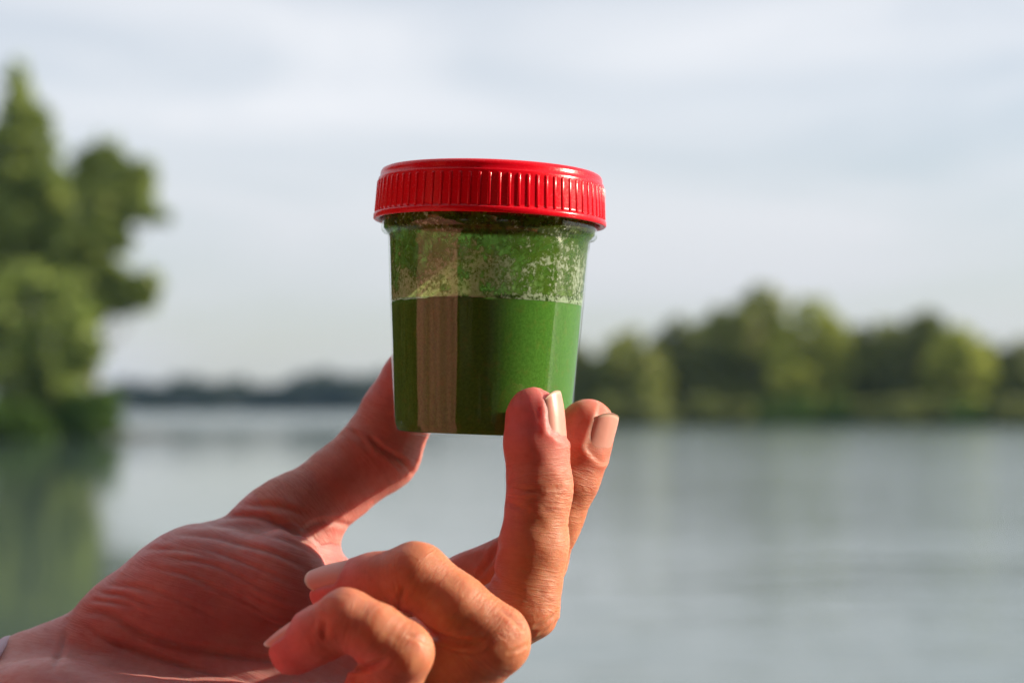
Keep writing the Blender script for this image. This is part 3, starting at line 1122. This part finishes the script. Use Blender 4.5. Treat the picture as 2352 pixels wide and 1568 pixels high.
# pigment: pads and palm pinker, backs of the fingers tanned
red = np.zeros(len(HV))
for nm in names:
    T = H(*FINGERS[nm][1][-1][:3])
    m = GID == names.index(nm)
    dd = np.linalg.norm(HV - T, axis=1)
    red[m] = np.maximum(red[m], np.exp(-(dd[m] / 15.0) ** 2) * (1.0 if nm != 'index' else 0.5))
palmar = {'index': (-0.9, 0.2, 0.2), 'middle': (-0.95, 0.1, 0.25), 'ring': (-0.5, -0.75, 0.4), 'pinky': (-0.5, -0.8, 0.1), 'thumb': (0.6, -0.3, -0.7)}
for nm, dv in palmar.items():
    m = GID == names.index(nm)
    dv = np.array(dv) / np.linalg.norm(dv)
    red[m] = np.maximum(red[m], np.clip((HN @ dv)[m] * 0.9 + 0.1, 0, 1) * (0.55 if nm == 'thumb' else 0.75))
red[GID == PA] = 0.55
fore = np.clip((150 - PX) / 200, 0, 1)
red *= 1 - 0.7 * fore
red = np.clip(red, 0, 1)

# skin lines: a coordinate across the lines for each finger, and how wrinkled it is there
FV = np.zeros((len(HV), 3))
WR = np.full(len(HV), 0.35)
for gi_, nm in enumerate(names):
    pts_ = FINGERS[nm][0] + FINGERS[nm][1][1:]
    P3 = [H(*p[:3]) for p in pts_]
    I = np.nonzero(GID == gi_)[0]
    X = HV[I]
    best = np.full(len(I), 1e9)
    cum = 0.0
    joints = []
    for k in range(len(P3) - 1):
        a, b_ = P3[k], P3[k + 1]
        ab = b_ - a
        L = np.linalg.norm(ab)
        ab /= L
        s = np.clip((X - a) @ ab, 0 if k else -20, L if k < len(P3) - 2 else L + 15)
        q = a + s[:, None] * ab
        dd = np.linalg.norm(X - q, axis=1)
        u = dd < best
        e1 = np.cross(ab, [0.2, 0.3, 0.93]); e1 /= np.linalg.norm(e1)
        e2 = np.cross(ab, e1)
        best[u] = dd[u]
        FV[I[u], 0] = cum + s[u]
        FV[I[u], 1] = ((X - q) @ e1)[u]
        FV[I[u], 2] = ((X - q) @ e2)[u] + 40 * gi_
        if k in (1, 3):
            joints.append(cum + L)
        cum += L
    if nm == 'thumb':
        joints = [4.0, np.linalg.norm(P3[1] - P3[0]) + np.linalg.norm(P3[2] - P3[1])]
    for j_ in joints:
        WR[I] = np.maximum(WR[I], 0.35 + 0.65 * np.exp(-((FV[I, 0] - j_) / 7.5) ** 2))
    tipd = np.linalg.norm(X - P3[-1], axis=1)
    WR[I] *= np.clip((tipd - 4) / 10, 0.25, 1)
I = np.nonzero(GID == PA)[0]
curv = (PX[I] - 420) / 420.0
FV[I, 0] = HV[I, 1] * 0.95 + HV[I, 0] * 0.22 + 5.0 * curv ** 2
FV[I, 1] = HV[I, 0] * 0.6
FV[I, 2] = HV[I, 2] * 0.4 + 300
WR[I] = 0.45

PERSON_AT = np.array([-0.46, 0.24, 0.25])
HW = hw(HV) - PERSON_AT


def coarse_body(prims, vox, k):
    """second, coarser skin for what stands outside the picture (metres, world)"""
    global VOX, lo, hi, dims, axes
    keep = (VOX, lo, hi, dims, axes)
    P = np.array([p for q in prims for p in (q[0], q[2])])
    mr = max(max(q[1], q[3]) for q in prims)
    VOX = vox
    lo = P.min(0) - mr - 3 * vox
    hi = P.max(0) + mr + 3 * vox
    dims = np.ceil((hi - lo) / VOX).astype(int)
    axes = [(lo[i] + VOX * np.arange(dims[i])).astype(np.float32) for i in range(3)]
    fl = Field().add(prims, k, pad=6 * vox)
    V, Q = surface_nets(fl.d)
    VOX, lo, hi, dims, axes = keep
    return V, Q


def W(a, ra, b_, rb):
    return (np.array(a, np.float32), ra, np.array(b_, np.float32), rb)


def mat_skin():
    t = NT('skin')
    co = t.n('ShaderNodeTexCoord').outputs['Object']
    at = t.n('ShaderNodeAttribute', attribute_name='redness').outputs['Fac']
    n1 = t.noise(co, 120.0, 4, 0.6)
    n2 = t.noise(co, 420.0, 3, 0.6)
    n3 = t.noise(co, 2200.0, 3, 0.6)
    vor = t.n('ShaderNodeTexVoronoi', {'Vector': co, 'Scale': 1500.0}, feature='DISTANCE_TO_EDGE').outputs['Distance']
    lines = t.noise(t.mapping(co, (500, 1900, 900), (0.3, 0.5, 0.8)), 1.0, 3, 0.6, 0.8)
    tan_ = t.mix(t.rng(n1, 0.3, 0.7), (0.47, 0.175, 0.088, 1), (0.55, 0.23, 0.118, 1))
    pink = t.mix(t.rng(n1, 0.3, 0.7), (0.58, 0.14, 0.15, 1), (0.62, 0.185, 0.185, 1))
    c = t.mix(t.rng(t.math('ADD', at, t.math('MULTIPLY', t.math('SUBTRACT', n1, 0.5), 0.5)), 0.0, 0.9), tan_, pink)
    pl = t.n('ShaderNodeAttribute', attribute_name='palm').outputs['Fac']
    pc = t.mix(t.rng(n1, 0.32, 0.68), (0.42, 0.165, 0.165, 1), (0.47, 0.215, 0.19, 1))
    c = t.mix(t.math('MULTIPLY', pl, 0.85), c, pc)
    c = t.mix(t.rng(n2, 0.45, 0.75, 0.0, 0.28), c, (0.40, 0.10, 0.085, 1))
    lv = t.n('ShaderNodeAttribute', attribute_name='lines').outputs['Vector']
    wr = t.n('ShaderNodeAttribute', attribute_name='wrinkle').outputs['Fac']
    la = t.noise(t.mapping(lv, (0.62, 0.07, 0.07)), 1.0, 3, 0.55, 0.35)
    lb = t.noise(t.mapping(lv, (1.7, 0.22, 0.22)), 1.0, 2, 0.55, 0.5)
    ra = t.rng(t.math('ABSOLUTE', t.math('SUBTRACT', la, 0.5)), 0.0, 0.075, 0.0, 1.0, True)
    rb = t.rng(t.math('ABSOLUTE', t.math('SUBTRACT', lb, 0.5)), 0.0, 0.10, 0.0, 1.0, True)
    hl = t.math('ADD', t.math('MULTIPLY', ra, 0.7), t.math('MULTIPLY', rb, 0.35))
    c = t.mix(t.math('MULTIPLY', wr, t.rng(ra, 0.0, 0.7, 0.20, 0.0)), c, (0.30, 0.07, 0.045, 1))
    h = t.math('ADD', t.math('MULTIPLY', n3, 0.18), t.math('MULTIPLY', t.rng(vor, 0.0, 0.12), 0.22))
    b0 = t.bump(h, 0.00010, 0.8)
    b_ = t.bump(t.math('MULTIPLY', hl, wr), 0.00013, 0.9, b0)
    p = t.n('ShaderNodeBsdfPrincipled', {'Base Color': c, 'Roughness': t.rng(n2, 0.3, 0.7, 0.42, 0.56), 'Specular IOR Level': 0.36,
                                         'Subsurface Weight': 0.85, 'Subsurface Radius': (1.0, 0.20, 0.13), 'Subsurface Scale': 0.0065, 'Normal': b_})
    t.link(p.outputs[0], t.out.inputs['Surface'])
    return t.m


def mat_nail():
    t = NT('fingernail')
    at = t.n('ShaderNodeAttribute', attribute_name='edge').outputs['Fac']
    co = t.n('ShaderNodeTexCoord').outputs['Object']
    n = t.noise(co, 500.0, 3, 0.5)
    c = t.mix(n, (0.60, 0.26, 0.21, 1), (0.65, 0.31, 0.25, 1))
    c = t.mix(at, c, (0.60, 0.46, 0.36, 1))
    p = t.n('ShaderNodeBsdfPrincipled', {'Base Color': c, 'Roughness': 0.38, 'Specular IOR Level': 0.35, 'Subsurface Weight': 0.3, 'Subsurface Radius': (1.0, 0.4, 0.25),
                                         'Subsurface Scale': 0.0015, 'Normal': t.bump(n, 0.0001, 0.3)})
    t.link(p.outputs[0], t.out.inputs['Surface'])
    return t.m


def mat_cloth(name, c1, c2, stripes=0.0):
    t = NT(name)
    co = t.n('ShaderNodeTexCoord').outputs['Object']
    n = t.noise(co, 9.0, 4, 0.6)
    wv = t.n('ShaderNodeTexWave', {'Vector': co, 'Scale': 55.0, 'Distortion': 0.6}, bands_direction='DIAGONAL').outputs['Fac']
    c = t.mix(t.rng(n, 0.3, 0.7), c1, c2)
    c = t.mix(t.math('MULTIPLY', wv, stripes), c, (0.9, 0.75, 0.7, 1))
    if stripes:
        band_ = t.n('ShaderNodeTexWave', {'Vector': co, 'Scale': 2.2, 'Distortion': 4.0, 'Detail': 2.0}, bands_direction='Y').outputs['Fac']
        c = t.mix(t.rng(band_, 0.2, 0.75, 0.35, 0.0), c, (0.16, 0.06, 0.045, 1))
    p = t.n('ShaderNodeBsdfPrincipled', {'Base Color': c, 'Roughness': 0.9, 'Normal': t.bump(n, 0.02)})
    t.link(p.outputs[0], t.out.inputs['Surface'])
    return t.m


M_SKIN, M_NAIL = mat_skin(), mat_nail()

# head and neck of the holder, outside the picture, share the skin
hc = [W((-0.46, 0.24, 1.58), .06, (-0.45, 0.24, 1.70), .055), W((-0.45, 0.24, 1.76), .075, (-0.435, 0.245, 1.84), .092),
      W((-0.40, 0.25, 1.755), .045, (-0.36, 0.255, 1.78), .028)]
bv, bf = coarse_body(hc, 0.012, 0.05)
SV = np.vstack([HW, bv - PERSON_AT])
SF = np.vstack([HF, bf + len(HW)])
person = mesh_obj('person', SV, SF, M_SKIN, None, loc=tuple(PERSON_AT))
at = person.data.attributes.new('redness', 'FLOAT', 'POINT')
at.data.foreach_set('value', np.concatenate([red, np.full(len(bv), 0.3)]).astype(np.float32))
at = person.data.attributes.new('palm', 'FLOAT', 'POINT')
pm = np.where(GID == PA, 1.0, np.where(GID == TH, 0.55, 0.0)) * (1 - 0.3 * fore)
at.data.foreach_set('value', np.concatenate([pm, np.zeros(len(bv))]).astype(np.float32))
at = person.data.attributes.new('lines', 'FLOAT_VECTOR', 'POINT')
at.data.foreach_set('vector', np.vstack([FV, bv * 1000]).astype(np.float32).ravel())
at = person.data.attributes.new('wrinkle', 'FLOAT', 'POINT')
at.data.foreach_set('value', np.concatenate([WR, np.full(len(bv), 0.1)]).astype(np.float32))
tag(person, 'person\'s tanned left hand holding the jar up between thumb and two fingertips', 'person')

# nails
for nm, nd in NAILS.items():
    T, A, N, B, r1, slope = nail_frames[nm]
    s0, s1 = nd['s']
    nu, nv = 22, 18
    V, E = [], []
    for layer in (0, 1):
        for i in range(nu):
            for j in range(nv):
                ph = (nd['phi'] + 0.06) * (j / (nv - 1) * 2 - 1)
                e = abs(ph / (nd['phi'] + 0.06))
                a0 = s0 + 2.6 * e ** 2.4
                a1 = s1 - 3.2 * e ** 2.4
                s = a0 + (a1 - a0) * i / (nu - 1)
                R = (r1 - slope * s * 0.6) * nd['k'] - 0.012 * max(0, s + 1) ** 2
                R -= 0.45 * max(0, (s0 + 2.0 - s) / 2.0) ** 1.5          # root dips under the fold
                R -= 0.95 * e ** 7
                R -= 0.42 * layer
                V.append(T + A * s + R * (math.cos(ph) * N + math.sin(ph) * B))
                E.append(min(1.0, max(0.0, (s - (a1 - 1.1)) / 0.6)) * 0.8)
    Fc = []
    for i in range(nu - 1):
        for j in range(nv - 1):
            a = i * nv + j
            Fc.append((a, a + nv, a + nv + 1, a + 1))
            a += nu * nv
            Fc.append((a, a + 1, a + nv + 1, a + nv))
    off = nu * nv
    for i in range(nu - 1):
        for j in (0, nv - 1):
            a = i * nv + j
            Fc.append((a, a + nv, a + nv + off, a + off))
    for j in range(nv - 1):
        for i in (0, nu - 1):
            a = i * nv + j
            Fc.append((a, a + 1, a + 1 + off, a + off))
    o = mesh_obj('fingernail', hw(np.array(V)) - PERSON_AT, Fc, M_NAIL, person)
    ea = o.data.attributes.new('edge', 'FLOAT', 'POINT')
    ea.data.foreach_set('value', np.array(E, np.float32))

# shirt of the holder: outside the picture, seen only as the brownish band mirrored in jar and lid
sh = [W((-0.50, 0.21, 1.00), .13, (-0.50, 0.21, 1.50), .11), W((-0.42, 0.08, 1.0), .115, (-0.42, 0.06, 1.46), .09), W((-0.44, 0.37, 1.0), .115, (-0.44, 0.40, 1.46), .085),
      W((-0.40, 0.22, 1.05), .12, (-0.40, 0.22, 1.42), .11),
      W((-0.43, 0.05, 1.50), .07, (-0.43, 0.41, 1.50), .07), W((-0.45, 0.22, 1.52), .09, (-0.45, 0.22, 1.57), .075)]
bv, bf = coarse_body(sh, 0.012, 0.06)
fold = 0.013 * np.sin(bv[:, 1] * 62 + bv[:, 2] * 5 + 1.2 * np.sin(bv[:, 2] * 9)) + 0.004 * np.sin(bv[:, 1] * 140 - bv[:, 2] * 11) + 0.005 * np.sin(bv[:, 2] * 34 + bv[:, 1] * 25)
bv = bv + np.stack([fold, 0 * fold, 0 * fold], 1)
shirt = mesh_obj('shirt', bv - PERSON_AT, bf, mat_cloth('shirt_cloth', (0.44, 0.12, 0.12, 1), (0.54, 0.17, 0.17, 1), 0.12), person)
fore_c = hw(H(-420, 1735, -4))
slv, slf = coarse_body([W((-0.43, 0.42, 1.49), .07, (-0.40, 0.47, 1.26), .062), W((-0.40, 0.47, 1.26), .060, tuple(fore_c), .045)], 0.01, 0.03)
mesh_obj('sleeve', slv - PERSON_AT, slf, shirt.data.materials[0], person)
tr_ = [W((-0.44, 0.13, 0.98), .11, (-0.44, 0.13, 0.55), .075), W((-0.44, 0.13, 0.55), .075, (-0.44, 0.12, 0.28), .055),
       W((-0.44, 0.33, 0.98), .11, (-0.44, 0.34, 0.55), .075), W((-0.44, 0.34, 0.55), .075, (-0.44, 0.34, 0.28), .055)]
bv, bf = coarse_body(tr_, 0.014, 0.03)
mesh_obj('trousers', bv - PERSON_AT, bf, mat_cloth('trouser_cloth', (0.03, 0.035, 0.05, 1), (0.05, 0.05, 0.07, 1)), person)
hr = [W((-0.455, 0.235, 1.80), .085, (-0.445, 0.24, 1.86), .092)]
bv, bf = coarse_body(hr, 0.012, 0.02)
mesh_obj('hair', bv - PERSON_AT, bf, mat_cloth('hair', (0.03, 0.02, 0.012, 1), (0.05, 0.03, 0.02, 1)), person)

# the photographer, dark clothed, behind the lens: a dark strip in the mirror images on jar and lid
PH_AT = np.array([0.03, -0.42, 0.22])
ph_b = [W((0.03, -0.40, 0.98), .15, (0.03, -0.42, 1.36), .14), W((-0.13, -0.41, 1.02), .11, (-0.15, -0.42, 1.34), .10), W((0.19, -0.41, 1.02), .11, (0.21, -0.42, 1.34), .10),
        W((-0.17, -0.42, 1.36), .07, (-0.27, -0.24, 1.20), .055), W((-0.27, -0.24, 1.20), .053, (-0.07, -0.10, 1.41), .038),
        W((0.23, -0.42, 1.36), .07, (0.33, -0.24, 1.20), .055), W((0.33, -0.24, 1.20), .053, (0.10, -0.10, 1.41), .038),
        W((0.03, -0.42, 1.38), .075, (0.03, -0.40, 1.48), .06),
        W((-0.07, -0.42, 0.98), .12, (-0.07, -0.42, 0.55), .085), W((-0.07, -0.42, 0.55), .085, (-0.07, -0.42, 0.26), .06),
        W((0.13, -0.42, 0.98), .12, (0.13, -0.42, 0.55), .085), W((0.13, -0.42, 0.55), .085, (0.13, -0.42, 0.26), .06)]
bv, bf = coarse_body(ph_b, 0.014, 0.05)
ph = mesh_obj('person', bv - PH_AT, bf, mat_cloth('dark_cloth', (0.012, 0.013, 0.016, 1), (0.02, 0.021, 0.024, 1)), None, loc=tuple(PH_AT))
tag(ph, 'dark clothed photographer seen only as the black strip mirrored down the middle of the jar', 'person')
hv, hf = coarse_body([W((0.03, -0.40, 1.48), .055, (0.03, -0.38, 1.54), .06), W((0.03, -0.36, 1.56), .075, (0.03, -0.38, 1.64), .09)], 0.012, 0.03)
mesh_obj('head', hv - PH_AT, hf, M_SKIN, ph)

# thin bracelet round the wrist, cut by the left edge of the picture
m = np.abs(PX + 16) < 9
m &= GID == PA
bc = HV[m]
cen = bc.mean(0)
an = np.arctan2(bc[:, 1] - cen[1], bc[:, 2] - cen[2])
rad_ = np.hypot(bc[:, 1] - cen[1], bc[:, 2] - cen[2])
ring = []
NB = 64
for k in range(NB):
    a = -math.pi + 2 * math.pi * k / NB
    d = np.abs((an - a + math.pi) % (2 * math.pi) - math.pi)
    near = d < 0.12
    r_ = rad_[near].mean() if near.any() else rad_.mean()
    ring.append((cen[0], cen[1] + (r_ + 0.9) * math.sin(a), cen[2] + (r_ + 0.9) * math.cos(a)))
ring = np.array(ring)
V, Fc = [], []
for k in range(NB):
    o_ = ring[k] - cen
    o_ /= np.linalg.norm(o_)
    for j in range(10):
        q = 2 * math.pi * j / 10
        V.append(ring[k] + 1.7 * (math.cos(q) * o_ + math.sin(q) * np.array([1.0, 0, 0])))
for k in range(NB):
    for j in range(10):
        Fc.append((k * 10 + j, k * 10 + (j + 1) % 10, ((k + 1) % NB) * 10 + (j + 1) % 10, ((k + 1) % NB) * 10 + j))
bo = hw(cen)
br = mesh_obj('bracelet', hw(np.array(V)) - bo, Fc, mat_cloth('bracelet_cord', (0.55, 0.42, 0.50, 1), (0.68, 0.55, 0.62, 1)), None, loc=tuple(bo))
tag(br, 'pale mauve cord bracelet round the wrist at the left picture edge', 'bracelet')
